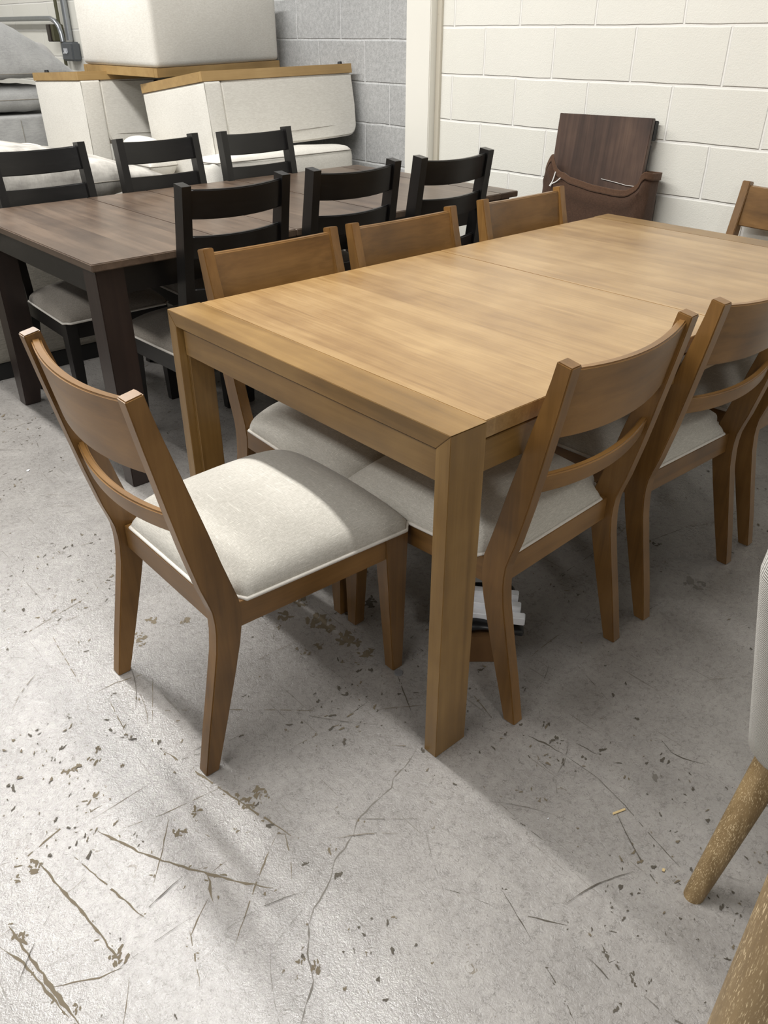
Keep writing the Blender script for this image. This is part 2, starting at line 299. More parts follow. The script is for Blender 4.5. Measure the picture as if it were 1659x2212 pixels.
# small scattered flakes, denser in worn patches
cnt=0
while cnt<3600:
    x=rnd.uniform(-1.1,1.9); y=rnd.uniform(-1.2,3.0)
    d=mnoise.noise(Vector((x*2.2,y*2.2,3.1)))+.6*mnoise.noise(Vector((x*6,y*6,1.7)))
    if d<rnd.uniform(-.15,.55): continue
    if x>.2 and rnd.random()<.35: continue
    s=abs(rnd.gauss(0,1))*.0017+.0008
    an=rnd.choice((.35,1.15,-.5,.8))+rnd.uniform(-.5,.5); el=rnd.uniform(1.0,2.1)
    blob(x,y,s*el,s*rnd.uniform(.5,1),an,rnd.choice((1,3,3)),n=8,jag=.75); cnt+=1
for k in range(260):
    x=rnd.uniform(-1.0,1.7); y=rnd.uniform(-1.1,2.4); an=rnd.choice((.35,1.15,2.3,-.6,.05))+rnd.uniform(-.25,.25); L=rnd.uniform(.04,.22); c=rnd.uniform(-.3,.3)
    pts=[(x+math.cos(an+c*i/4)*L*i/4,y+math.sin(an+c*i/4)*L*i/4) for i in range(5)]
    stroke(pts,rnd.uniform(.0006,.0016),rnd.choice((1,2,3)),rnd.uniform(.1,.35))
f=mk('floor',bm,[floorm,chipm,crackm,darkchip]); f['kind']='structure'
# ------------------------------------------------------------------ walls
def struct(o): o['kind']='structure'; return o
WX=2.37
bm=B(); box(bm,(WX,-5,0),(WX+.2,2.43,4.6)); struct(mk('wall_right',bm,wallc))
bm=B(); box(bm,(WX+.01,2.43,0),(WX+.2,5.2,4.6)); struct(mk('wall_back',bm,wallg))
bm=B(); box(bm,(WX,5.2,0),(WX+.2,11,4.6)); struct(mk('wall_left',bm,wallc))
bm=B(); box(bm,(WX-.055,2.425,0),(WX+.05,2.60,4.6)); struct(mk('trim_1',bm,pilm,bevel=.004))
bm=B(); box(bm,(WX-.012,2.393,0),(WX+.01,2.425,4.6)); struct(mk('trim_2',bm,mpaint('column_edge_paint',srgb(205,198,182)),bevel=.002))
bm=B(); box(bm,(-6,11,0),(2.6,11.2,4.6)); struct(mk('wall_far',bm,wallc))
# ------------------------------------------------------------------ chairs
def side_profile(zs,rear,front): return [(lerp_tab(rear,z),lerp_tab(front,z),z) for z in zs]
def dome_cushion(outline_w,y0,y1,zb,h,nx=28,ny=28,rim=.006):
    bm=B(); G=[]
    for j in range(ny+1):
        t=-math.cos(PI*j/ny) ; t=(abs(t)**1.0)*(1 if t>=0 else -1); y=(y0+y1)/2+(y1-y0)/2*t; row=[]
        for i in range(nx+1):
            s=-math.cos(PI*i/nx); w=outline_w(y)
            # round the corners in plan
            x=s*w; yy=y; bl=.006*math.sin(PI*min(1,(1-abs(s))*5))*(1-abs(t)**4); x+=math.copysign(bl,s)*(1 if y>-.03 else 0)
            k=max(0,abs(s)-.9)/.1; k2=max(0,abs(t)-.9)/.1
            if k>0 and k2>0:
                x-=math.copysign(.013*k*k2,s); yy-=math.copysign(.013*k*k2,t)
            z=zb+rim+h*((1-abs(s)**3.0)**.5)*((1-abs(t)**3.4)**.5)*(1-.12*(s*s+t*t)*.5)
            z+=.0016*mnoise.noise(Vector((x*14,yy*14,.3)))*(1-abs(s)**6)*(1-abs(t)**6)
            row.append(bm.verts.new((x,yy,z)))
        G.append(row)
    for j in range(ny):
        for i in range(nx): bm.faces.new((G[j][i],G[j][i+1],G[j+1][i+1],G[j+1][i]))
    border=[G[0][i] for i in range(nx+1)]+[G[j][nx] for j in range(1,ny+1)]+[G[ny][i] for i in range(nx-1,-1,-1)]+[G[j][0] for j in range(ny-1,0,-1)]
    low=[bm.verts.new((v.co.x*.99,v.co.y,zb)) for v in border]; n=len(border)
    for i in range(n): bm.faces.new((border[i],border[(i+1)%n],low[(i+1)%n],low[i]))
    bm.faces.new(low); pts=[(v.co.x*1.006,v.co.y+ (.002 if v.co.y>(y0+y1)/2 else -.002),zb+rim*.6) for v in border]
    return bm,pts
def post(bm,prof,x0,x1,xt0=None,xt1=None):
    rings=[]; z0=prof[0][2]; z1=prof[-1][2]
    for r,f_,z in prof:
        k=(z-z0)/(z1-z0); a=x0+((xt0 if xt0 is not None else x0)-x0)*k; b=x1+((xt1 if xt1 is not None else x1)-x1)*k
        zf=z if z!=z1 else z+.006
        rings.append([(a,r,z),(b,r,z),(b,f_,zf),(a,f_,zf)])
    loft(bm,rings)
def slat(bm,x,z0,z1,yfun,off,th,sag,n=18):
    rings=[]
    for i in range(n+1):
        s=-1+2*i/n; xx=s*x; d=-sag*(1-s*s)
        q=-.32*sag*(1-s*s); rings.append([(xx,yfun(z0)+off+d,z0+q),(xx,yfun(z0)+off+d+th,z0+q),(xx,yfun(z1)+off+d+th,z1+q),(xx,yfun(z1)+off+d,z1+q)])
    loft(bm,rings)
def make_chair(P,label,group):
    t=empty(P['name'],label,'chair',group=group); W3=P['wood']; R=P['rear']; F=P['front']; hw=P['hw']; pt=P['pt']
    n=26; z1=P['top']; zs=sorted(set([z1*i/n for i in range(n+1)]+[a for a,_ in R]+[a for a,_ in F])); zs=[z for i,z in enumerate(zs) if i==0 or z-zs[i-1]>.004]; zs[-1]=z1
    for s in(-1,1):
        bm=B(); post(bm,side_profile(zs,R,F),s*hw,s*(hw-pt),s*P.get('hwt',hw),s*(P.get('hwt',hw)-pt)); mk('rear_leg',bm,W3[2],t,bevel=.0022,smooth=35)
    for s in(-1,1):
        bm=B(); a,b=P['ff'],P['ft']; 
        # front leg: foot (x outer, width, y0,y1) and top
        hexa(bm,[(s*a[0],a[2],0),(s*(a[0]-a[1]),a[2],0),(s*(a[0]-a[1]),a[3],0),(s*a[0],a[3],0),(s*b[0],b[2],b[4]),(s*(b[0]-b[1]),b[2],b[4]),(s*(b[0]-b[1]),b[3],b[4]),(s*b[0],b[3],b[4])])
        mk('front_leg',bm,W3[2],t,bevel=.002,smooth=35)
    zr0,zr1=P['rail']; xr=P['xr']; xf=P['ft'][0]-.003; yp=P['yp']; yf=P['ft'][2]
    for s in(-1,1):
        bm=B(); hexa(bm,[(s*xr,yp,zr0),(s*(xr-.022),yp,zr0),(s*(xf-.022),yf+.003,zr0),(s*xf,yf+.003,zr0),(s*xr,yp,zr1),(s*(xr-.022),yp,zr1),(s*(xf-.022),yf+.003,zr1),(s*xf,yf+.003,zr1)])
        mk('side_rail',bm,W3[1],t,bevel=.001)
    xi=P['ft'][0]-P['ft'][1]
    bm=B(); box(bm,(-xi,P['ft'][3]-.03,zr0),(xi,P['ft'][3]-.006,zr1)); mk('front_rail',bm,W3[0],t,bevel=.001)
    bm=B(); box(bm,(-(hw-pt),P['yr'],zr0),((hw-pt),P['yr']+.022,zr1)); mk('rear_rail',bm,W3[0],t,bevel=.001)
    yfun=lambda z:lerp_tab(R,z)
    for nm,z0,z1_,th,off in P['slats']:
        bm=B(); slat(bm,(P.get('hwt',hw)-pt)+.006,z0,z1_,yfun,off,th,P['sag']); mk(nm,bm,W3[0],t,bevel=.0035,seg=3,smooth=40)
    C=P['cush']; hw_in=hw-pt-.003
    def ow(y):
        a=C['yb']; 
        if y<a: return hw_in
        if y<a+.012: return hw_in+(C['w0']-hw_in)*(y-a)/.012
        return C['w0']+(C['w1']-C['w0'])*(y-a-.012)/(C['y1']-a-.012)
    bm,pts=dome_cushion(ow,C['y0'],C['y1'],C['z'],C['h']); cu=mk('seat_cushion',bm,C['m'],t,smooth=60)
    bm=B(); tube(bm,pts,.0042,6,True); p=mk('piping',bm,C['pm'],cu,smooth=80); p['label']='pale piping around the seat cushion'
    return t
REAR=[(0,-.168),(.105,-.148),(.21,-.126),(.30,-.108),(.345,-.103),(.375,-.1025),(.40,-.105),(.43,-.113),(.459,-.122),(.55,-.143),(.644,-.162),(.767,-.186),(.855,-.202)]
FRONT=[(0,-.137),(.12,-.102),(.238,-.069),(.30,-.053),(.337,-.046),(.372,-.043),(.406,-.046),(.433,-.054),(.50,-.073),(.57,-.091),(.703,-.128),(.78,-.150),(.855,-.170)]
OAK=dict(name='dining_chair',wood=oak,rear=REAR,front=FRONT,hw=.2205,hwt=.2225,pt=.031,top=.855,ff=(.236,.031,.343,.374),ft=(.237,.042,.317,.385,.392),rail=(.338,.396),xr=.2195,yp=-.055,yr=-.085,
  slats=[('top_rail',.703,.846,.019,.010),('lower_slat',.577,.620,.017,.011)],sag=.028,cush=dict(yb=-.045,y0=-.078,y1=.394,w0=.221,w1=.243,z=.394,h=.088,m=linen,pm=welt))
RD=[(0,-.178),(.15,-.150),(.30,-.118),(.36,-.108),(.40,-.107),(.44,-.112),(.60,-.136),(.80,-.166),(.965,-.192)]
FD=[(0,-.140),(.15,-.100),(.30,-.064),(.36,-.054),(.40,-.052),(.44,-.056),(.60,-.083),(.80,-.117),(.965,-.146)]
DARK=dict(name='ladder_back_chair',wood=black,rear=RD,front=FD,hw=.198,hwt=.1925,pt=.031,top=.958,ff=(.208,.034,.313,.347),ft=(.210,.044,.292,.352,.405),rail=(.345,.408),xr=.197,yp=-.06,yr=-.09,
  slats=[('top_rail',.862,.948,.019,.010),('middle_slat',.742,.812,.017,.011),('lower_slat',.585,.648,.017,.011)],sag=.022,cush=dict(yb=-.05,y0=-.075,y1=.362,w0=.2,w1=.216,z=.408,h=.075,m=greyseat,pm=welt))
def copy_tree(o,parent=None):
    c=o.copy(); COL.objects.link(c); c.parent=parent if parent else None
    for ch in o.children: copy_tree(ch,c)
    return c
GO='oak toned dining chairs around the light wooden table'; GD='black ladder-back chairs around the dark table'
o1=make_chair(OAK,'wooden dining chair at the near short end of the light table, fully in view',GO)
def place(o,x,y,h):  # heading of the sitter in degrees
    o.location=(x,y,0); o.rotation_euler=(0,0,math.radians(h-90)); return o
place(o1,-.2261,.5003,-.3)
for x,y,h,lab in [(.4097,.1249,92.5,'wooden dining chair tucked beside the near leg of the light table, back to the viewer'),
    (.9681,.1254,88,'wooden dining chair second along the near long side of the light table'),
    (1.515,.125,90,'wooden dining chair third along the near long side, cut by the right photo edge'),
    (.395,.892,270,'wooden dining chair on the far side of the light table, leftmost of three backs'),
    (.891,.892,270,'wooden dining chair on the far side of the light table, middle of three backs'),
    (1.476,.905,270,'wooden dining chair on the far side of the light table, nearest the wrapped table leaf'),
    (2.14,.48,180,'wooden dining chair at the far short end of the light table against the cream wall')]:
    c=copy_tree(o1); c['label']=lab; place(c,x,y,h)
d1=make_chair(DARK,'black chair at the near side of the dark table, leftmost, back to the viewer',GD); place(d1,.505,1.585,90)
for x,y,h,lab in [(.983,1.585,90,'black chair at the near side of the dark table, middle of three'),
    (1.462,1.58,90,'black chair at the near side of the dark table, nearest the cream column'),
    (.377,2.485,270,'black chair beyond the dark table, leftmost, cut by the left edge of the photo'),
    (.893,2.475,270,'black chair beyond the dark table, second from the left edge'),
    (1.383,2.455,270,'black chair beyond the dark table in front of the wide inverted sofa section')]:
    c=copy_tree(d1); c['label']=lab; place(c,x,y,h)
# ------------------------------------------------------------------ light wooden table
T=empty('dining_table','long light wooden dining table with thick square legs and a centre seam','table'); W=.962; L=1.832; H=.762; th=.035
for (a,b) in ((.0912,.934),(.9352,L-.0912)):
    bm=B(); box(bm,(a,.005,H-th),(b,W-.005,H)); mk('top_panel',bm,ttop,T,bevel=.0012)
for s in (0,1):
    f=(lambda x:x) if s==0 else (lambda x:L-x)
    bm=B(); p=[(0,H),(W,H),(W-th,H-th),(th,H-th)]
    loft(bm,[[(f(0),y,z) for y,z in p],[(f(.09),y,z) for y,z in p]]); mk('end_board',bm,tw[1],T,bevel=.0009)
    for e in (0,1):
        g=(lambda y:y) if e==0 else (lambda y:W-y)
        bm=B(); p=[(0,0),(th,0),(th,H-th-.0006),(0,H-.0006)]
        loft(bm,[[(f(0),g(y),z) for y,z in p],[(f(.09),g(y),z) for y,z in p]])
        
        lg=mk('leg',bm,tw[2],T,bevel=.0012)
        bm=B(); xs=sorted((f(.020),f(.087))); ys=sorted((g(th-.001),g(.044))); box(bm,(xs[0],ys[0],.001),(xs[1],ys[1],H-th-.002)); mk('inner_face',bm,tw[2],lg,bevel=.003,seg=3)
    bm=B(); xs=sorted((f(.013),f(.033))); box(bm,(xs[0],.045,.655),(xs[1],W-.045,.719)); mk('apron',bm,tw[1],T,bevel=.001)
    bm=B(); xs=sorted((f(.018),f(.034))); box(bm,(xs[0]+.004,.045,.718),(xs[1],W-.045,H-th-.0005)); mk('apron_cleat',bm,tw[1],T)
for y0 in(.012,W-.032):
    bm=B(); box(bm,(.0905,y0,.655),(L-.0905,y0+.02,.719)); mk('apron',bm,tw[0],T,bevel=.001)
    bm=B(); box(bm,(.0905,y0+.006,.718),(L-.0905,y0+.02,H-th-.0005)); mk('apron_cleat',bm,tw[0],T)
# ------------------------------------------------------------------ dark table
D=empty('dining_table','dark walnut-topped dining table with black legs standing behind the light table','table',(.052,1.507,0),math.radians(.6)); DL=1.935; DW=1.07; DH=.76
for a,b in ((0,.4785),(.4791,.7455),(.7462,1.19),(1.1906,DL-.1096),(DL-.109,DL)):
    bm=B(); box(bm,(a,0,DH-.024),(b,DW,DH)); mk('top_panel',bm,dtop,D,bevel=.003,seg=3)
for x0,dx in((.02,1),(DL-.02,-1)):
    for y0,dy in((.028,1),(DW-.028,-1)):
        bm=B(); q=.092; r=.064
        def qd(x,y,s,z): return [(x,y,z),(x+dx*s,y,z),(x+dx*s,y+dy*s,z),(x,y+dy*s,z)]
        loft(bm,[qd(x0,y0,r,0),qd(x0,y0,q-.006,.17),qd(x0,y0,q,.3),qd(x0,y0,q,DH-.0245)]); mk('leg',bm,espresso,D,bevel=.003,smooth=30)
for a,b in (((.03,.12,.648),(.05,DW-.12,DH-.025)),((DL-.05,.12,.648),(DL-.03,DW-.12,DH-.025)),((.11,.04,.648),(DL-.11,.06,DH-.025)),((.11,DW-.06,.648),(DL-.11,DW-.04,DH-.025))):
    bm=B(); box(bm,a,b); mk('apron',bm,black[0],D,bevel=.001)
# ------------------------------------------------------------------ upholstered pieces
def rbox(w,d,h,r=.03,puff=.0,seg=4,cuts=6,wr=0):
    bm=B(); box(bm,(0,0,0),(w,d,h)); bmesh.ops.recalc_face_normals(bm,faces=bm.faces)
    bmesh.ops.bevel(bm,geom=list(bm.edges),offset=r,segments=seg,profile=.6,affect='EDGES',clamp_overlap=True)
    if puff:
        big=[f for f in bm.faces if f.calc_area()>w*h*.02]; es=list({e for f in big for e in f.edges if e.calc_length()>r*2})
        bmesh.ops.subdivide_edges(bm,edges=es,cuts=cuts,use_grid_fill=True)
        for v in bm.verts:
            s,t,u=(2*v.co.x/w-1,2*v.co.y/d-1,2*v.co.z/h-1)
            k=lambda a:max(0,1-a*a)
            v.co.x+=s*puff*k(t)*k(u); v.co.y+=t*puff*k(s)*k(u); v.co.z+=u*puff*k(s)*k(t)
            if wr: v.co+=Vector((0,0,wr*mnoise.noise(v.co*7)))
    return bm
def basis(P,v,u):
    v=Vector(v).normalized(); u=Vector(u); u=(u-v*u.dot(v)).normalized(); n=v.cross(u); m=Matrix.Identity(4)
    for i in range(3): m[i][0]=v[i];m[i][1]=u[i];m[i][2]=n[i];m[i][3]=P[i]
    return m
def shift(bm,x,y,z): bmesh.ops.translate(bm,verts=bm.verts,vec=(x,y,z)); return bm
def inverted(P,v,u,w,d,label,backt,seath,backh,pl=.045,rs=.06,seatin=.001):
    t=empty('sofa_section',label,'sofa',group=None); t.matrix_world=basis(P,v,u)
    bm=B(); 
    for a,b in (((0,0,-pl),(w,.03,0)),((0,d-.03,-pl),(w,d,0)),((0,.03,-pl),(.03,d-.03,0)),((w-.03,.03,-pl),(w,d-.03,0))): box(bm,a,b)
    mk('plinth_frame',bm,plinthm,t,bevel=.001)
    bm=B(); box(bm,(.03,.03,-.035),(w-.03,d-.03,-.025)); mk('dust_cover',bm,rubber,t)
    for a,b in ((w-.06,.06),(.05,d-.06)):
        bm=B(); bmesh.ops.create_cone(bm,cap_ends=True,segments=16,radius1=.014,radius2=.011,depth=.014); shift(bm,a,b-.035,.006); mk('glide',bm,rubber,t,smooth=40)
    bm=shift(rbox(backt,d+.004,backh-pl,.013,.003),.004,-.002,-backh); mk('backrest',bm,cream_f,t,smooth=60)
    x0=backt+.003; z0=-pl-.001; pr=[(x0,z0),(x0,-seath+rs)]+[(x0+rs*(1-math.cos(a)),-seath+rs*(1-math.sin(a))) for a in [PI/2*k/8 for k in range(1,9)]]+[(x0+(w-x0)*k/6,-seath-.006*math.sin(PI*k/6)) for k in range(1,6)]+[(w-rs*(1-math.sin(a)),-seath+rs*(1-math.cos(a))) for a in [PI/2*k/8 for k in range(0,9)]]+[(w+.004,-(seath+pl)/2),(w-.004,z0)]
    bm=B(); ys=[seatin,d*.5,d]; loft(bm,[[(a,y,b) for a,b in pr] for y in ys]); mk('seat_block',bm,cream_f,t,bevel=.009,seg=3,smooth=50)
    # seams
    bm=B(); tube(bm,[(.006,-.0035,-pl-.004),(.0055,-.0045,-backh*.5),(.006,-.0035,-backh+.02)],.0016,5); tube(bm,[(backt+.022,seatin+.002,-seath+.058),(w*.5,seatin-.006,-seath+.052),(w-.035,seatin+.004,-seath+.062)],.0013,5); mk('seam',bm,taupe_f,t)
    return t
inverted((1.40,3.08,1.182),(.9995,-.03,.02),(0,.993,-.118),.93,.70,'wide cream sofa section turned upside down against the grey block wall, wooden plinth on top',.098,.355,.585)
inverted((1.175,4.0,1.16),(1,.02,0),(-.10,.8,-.028),.88,.62,'cream sofa section turned upside down left of the wide one, its plinth under the ottoman',.118,.375,.56,pl=.042)
# ottoman on top
OW,OD=.905,.665
t=empty('ottoman','large cream ottoman with wooden base perched on the two inverted sofa sections','ottoman'); t.matrix_world=basis((1.42,3.556,1.138),(.90,.15,.022),(-.15,.90,.012))
bm=B()
for a,b in (((0,0,0),(OW,.03,.043)),((0,OD-.03,0),(OW,OD,.043)),((0,.03,0),(.03,OD-.03,.043)),((OW-.03,.03,0),(OW,OD-.03,.043))): box(bm,a,b)
mk('plinth_frame',bm,plinthm,t,bevel=.001)
bm=B(); box(bm,(.03,.03,.012),(OW-.03,OD-.03,.02)); mk('dust_cover',bm,rubber,t)
bm=shift(rbox(OW,OD,.335,.03,.016),0,0,.043); mk('cushion_body',bm,cream_f,t,smooth=60)
# sofa sections standing behind the dark table
def upright(x0,y0,x1,y1,h,label,m,pm,ph=.075,mat2=None):
    t=empty('sofa_section',label,'sofa',((x0+x1)/2,y0,0)); w=x1-x0
    bm=B(); box(bm,(-w/2+.01,.01,0),(w/2-.01,y1-y0-.01,ph)); mk('plinth',bm,pm,t,bevel=.002)
    bm=shift(rbox(w,y1-y0,h-ph,.02,.004),-w/2,0,ph); mk('upholstered_base',bm,m,t,smooth=60)
    return t
blackpl=mplain('black_plinth',(.008,.008,.008),.6)
upright(-.75,2.835,1.39,3.62,.588,'taupe sofa section with black plinth on the floor behind the dark table',taupe_f,blackpl)
upright(1.52,2.86,2.28,3.80,.58,'low sofa base under the wide inverted section by the block wall',cream_f,blackpl)
upright(.35,3.95,2.2,4.72,.572,'low sofa base carrying the left inverted section',cream_f,blackpl)
g=upright(.1,4.98,1.55,5.75,.885,'grey sofa section at the far left under the stacked grey cushions',grey_f,blackpl)
bm=B(); tube(bm,[(.34,-.004,.12),(.345,-.006,.5),(.34,-.004,.86)],.002,5); mk('seam',bm,taupe_f,g)
def pillow(name,c,hx,hy,zc,hz,m,label,cat,fx=(2.5,.6),fy=(6,.35),bot=1.0,n=30,wr=.004,rz=0,sm=None,seamz=True,tilt=(0,0)):
    bm=B(); top=[];bo=[]
    def h(s,t): return max(0,(1-abs(s)**fx[0]))**fx[1]*max(0,(1-abs(t)**fy[0]))**fy[1]
    for j in range(n+1):
        t=-math.cos(PI*j/n); r1=[];r2=[]
        for i in range(n+1):
            s=-math.cos(PI*i/n); x=s*hx*(1-.03*t*t); y=t*hy*(1-.05*s*s); e=i in(0,n) or j in(0,n)
            k=h(s,t); w=wr*mnoise.noise(Vector((x*9,y*9,zc)))*k*2
            a=bm.verts.new((x,y,hz*k+w)); r1.append(a); r2.append(a if e else bm.verts.new((x,y,-hz*bot*k+w)))
        top.append(r1);bo.append(r2)
    for j in range(n):
        for i in range(n):
            bm.faces.new((top[j][i],top[j][i+1],top[j+1][i+1],top[j+1][i]))
            q=(bo[j][i],bo[j+1][i],bo[j+1][i+1],bo[j][i+1])
            if len(set(q))==4 and not (q[0]==top[j][i] and q[1]==top[j+1][i] and q[2]==top[j+1][i+1] and q[3]==top[j][i+1]):
                try: bm.faces.new(q)
                except ValueError: pass
    bd=[top[0][i].co.copy() for i in range(n+1)]+[top[j][n].co.copy() for j in range(1,n+1)]+[top[n][i].co.copy() for i in range(n-1,-1,-1)]+[top[j][0].co.copy() for j in range(n-1,0,-1)]
    o=mk(name,bm,m,None,smooth=75); o.location=(c[0],c[1],zc); o.rotation_euler=(tilt[0],tilt[1],rz); tag(o,label,cat)
    if seamz:
        b2=B(); tube(b2,[p*1.001 for p in bd],.0022,5,True); mk('seam',b2,sm or taupe_f,o,smooth=80)
    return o
pillow('back_cushion',(.06,3.22),1.0,.36,.768,.172,chen,'long mottled cream cushion with a side seam lying on the sofa behind the dark table','cushion',fx=(2.0,.95),fy=(8,.5),rz=0,wr=.012)
# cushions
def boxcushion(name,x0,y0,z0,x1,y1,z1,m,label,r=.04,puff=.02,rz=0):
    w,d,h=x1-x0,y1-y0,z1-z0
    o=mk(name,rbox(w,d,h,r,puff,wr=.008),m,None,smooth=70,loc=(x0,y0,z0)); o.rotation_euler=(0,0,rz); tag(o,label,'cushion')
    b=B(); e=.006; tube(b,[(r*.5,-.001,h-e-r*.25),(w*.3,-puff*.5,h-e-r*.25),(w*.6,-puff*.6,h-r*.25-e),(w-r*.5,-.001,h-e-r*.25),(w+.001,r,h-e-r*.25),(w+puff*.4,d*.5,h-e-r*.25)],.003,6); tube(b,[(-puff*.3,d*.5,h-e-r*.25),(-.001,r,h-r*.25-e),(r*.5,-.001,h-e-r*.25)],.003,6); mk('piping',b,taupe_f,o,smooth=80)
    return o
boxcushion('seat_cushion',1.296,2.865,.582,2.187,3.07,.812,white_f,'white boxed seat cushion lying under the wide inverted sofa section',r=.05,puff=.012)
pillow('seat_cushion',(1.315,3.62),.085,.22,.73,.13,white_f,'rounded white cushion wedged between the two inverted sofa sections','cushion',fx=(3,.6),fy=(3,.6),wr=.002)
pillow('seat_cushion',(.93,4.3),.13,.2,.68,.115,white_f,'small piece of cream cushion showing left of the left inverted section','cushion',fx=(3,.6),fy=(3,.6),wr=.002)
pillow('back_cushion',(1.0,5.35),.62,.36,1.12,.34,grey_f,'big puffy grey cushion on top of the grey stack at the far left','cushion',fx=(1.7,.9),fy=(5,.5),bot=.12,wr=.012)
pillow('seat_cushion',(.85,5.36),.66,.36,.975,.075,grey_f,'flat grey cushion under the big puffy grey one','cushion',fx=(8,.4),fy=(8,.4),wr=.006)
pillow('throw_pillow',(1.62,5.75),.13,.08,1.2,.09,mfabric('pale_grey_fabric',srgb(190,188,186),srgb(170,168,166)),'small pale grey pillow corner below the socket box','pillow',fx=(2.5,.6),fy=(2.5,.6),wr=.002,seamz=False)
# ------------------------------------------------------------------ conduit on the far wall
t=empty('electrical_conduit','galvanised conduit pipes with a bend on the far left wall','conduit',(WX,6.9,1.3))
def rel(p): return (p[0]-WX,p[1]-6.9,p[2]-1.3)
X=WX-.03
bm=B(); tube(bm,[rel((X,6.76,z)) for z in (1.29,1.8,2.6,4.5)],.028,10); mk('pipe',bm,steel,t,smooth=60)
bm=B(); tube(bm,[rel((X,6.93,z)) for z in (1.1,1.8,2.6,4.5)],.014,10); mk('pipe',bm,olive,t,smooth=60)
bm=B(); tube(bm,[rel(p) for p in ((X-.03,9,1.455),(X-.03,7.3,1.452),(X-.03,7.02,1.45),(X-.03,6.93,1.43),(X-.03,6.87,1.39),(X-.03,6.845,1.33),(X-.03,6.84,1.28))],.02,10); mk('pipe',bm,steel,t,smooth=60)
t=empty('switch_box','small dark switch box with an olive side on the far left conduit','electrical box',(WX,6.98,1.345))
bm=B(); box(bm,(-.09,-.06,-.062),(-.001,.0,.062)); mk('housing',bm,olive,t,bevel=.004)
bm=B(); box(bm,(-.10,.0,-.065),(-.001,.07,.062)); mk('cover',bm,mplain('dark_brown_metal',srgb(58,50,46),.5),t,bevel=.004)
t=empty('socket_box','grey surface-mounted outlet box with three white prongs on the far left wall','electrical box',(WX,6.74,1.215))
bm=B(); box(bm,(-.08,-.10,-.075),(-.001,.12,.065)); mk('housing',bm,darkbox,t,bevel=.012,seg=3)
for k in range(3):
    bm=B(); tube(bm,[(-.083,.045-.028*k,.018),(-.085,.045-.028*k,-.012),(-.09,.055-.028*k,-.02)],.005,6); mk('prong',bm,paper,t)
# ------------------------------------------------------------------ wrapped table leaf
lt=empty('table_leaf','dark brown spare table leaf standing against the cream wall','table leaf',(2.17,1.345,0)); 
lm=basis((2.19,1.62,0.0),(0,-1,.015),(.112,.03,1)); lt.matrix_world=lm
bm=B(); box(bm,(.046,.0,-.02),(.511,1.047,0)); mk('panel',bm,leafm,lt,bevel=.002)
for a,b in (((.485,.02,-.034),(.508,.95,-.021)),((.485,.965,-.052),(.511,1.04,-.021)),((.046,.02,-.04),(.066,1.02,-.021))):
    bm=B(); box(bm,a,b); mk('apron',bm,rubber,lt,bevel=.003)
for yy in (.62,.74,.83):
    bm=B(); bmesh.ops.create_cone(bm,cap_ends=True,segments=10,radius1=.006,radius2=.005,depth=.02); shift(bm,.508,yy,-.03); mk('alignment_pin',bm,rubber,lt)
# cloth sleeve
sl=empty('fabric_sleeve','brown cloth sleeve with a drooping hem pulled down around the leaf','cloth bag'); sl.matrix_world=lm
def ring(v,grow=0,zoff=0):
    pts=[]; n=72
    for k in range(n):
        a=2*PI*k/n; cx,cz=.311,-.002; hx,hz=(.255+.018*v)+grow,.050+grow
        c,s=math.cos(a),math.sin(a); x=cx+hx*math.copysign(abs(c)**.35,c); z=cz+hz*math.copysign(abs(s)**.45,s)
        RT=[(.03,.80),(.063,.865),(.078,.885),(.10,.85),(.129,.812),(.152,.818),(.166,.804),(.229,.788),(.33,.775),(.446,.768),(.494,.774),(.528,.80),(.551,.836),(.569,.851),(.59,.845)]
        tf=lerp_tab(RT,max(.031,min(.59,x))); f_=max(0,min(1,.5+s*3)); top=(tf*f_+.85*(1-f_))/1.0
        y=v*top
        w=.010*mnoise.noise(Vector((x*6+v*3,y*9,s*1.5)))+.006*math.sin(x*24+y*19)*v
        fold=.018*math.exp(-((v-.93)/.03)**2)
        if s>0: z+=abs(w)*1.4+fold+.018*max(0,math.sin(PI*min(1,max(0,(v-.55)/.4))))
        x+=w*.5
        pts.append((x,y+zoff,z))
    return pts
bm=B(); vs=[0,.1,.2,.3,.4,.5,.58,.66,.73,.8,.86,.9,.93,.955,.975,.99]
R=loft(bm,[ring(v) for v in vs],True,False); 
o=mk('cloth',bm,brown_c,sl,smooth=70); md=o.modifiers.new('thick','SOLIDIFY'); md.thickness=.003
bm=B(); loft(bm,[ring(v,.006) for v in (.968,.977,.986,.996,1.002)],True,False); o=mk('hem',bm,brown_h,sl,smooth=70); md=o.modifiers.new('thick','SOLIDIFY'); md.thickness=.005
bm=B(); tube(bm,[(.117,.812,.062),(.117,.783,.07),(.110,.757,.074)],.0028,6); tube(bm,[(.152,.79,.066),(.135,.773,.07),(.110,.760,.074)],.0028,6); tube(bm,[(.113,.764,.073),(.108,.752,.076)],.005,6); mk('drawstring',bm,string,sl,smooth=80)
bm=B(); tube(bm,[(.319,.803,.004),(.371,.798,.004),(.41,.794,.005),(.448,.789,.005),(.49,.789,.006)],.0012,5); mk('loose_thread',bm,string,sl)
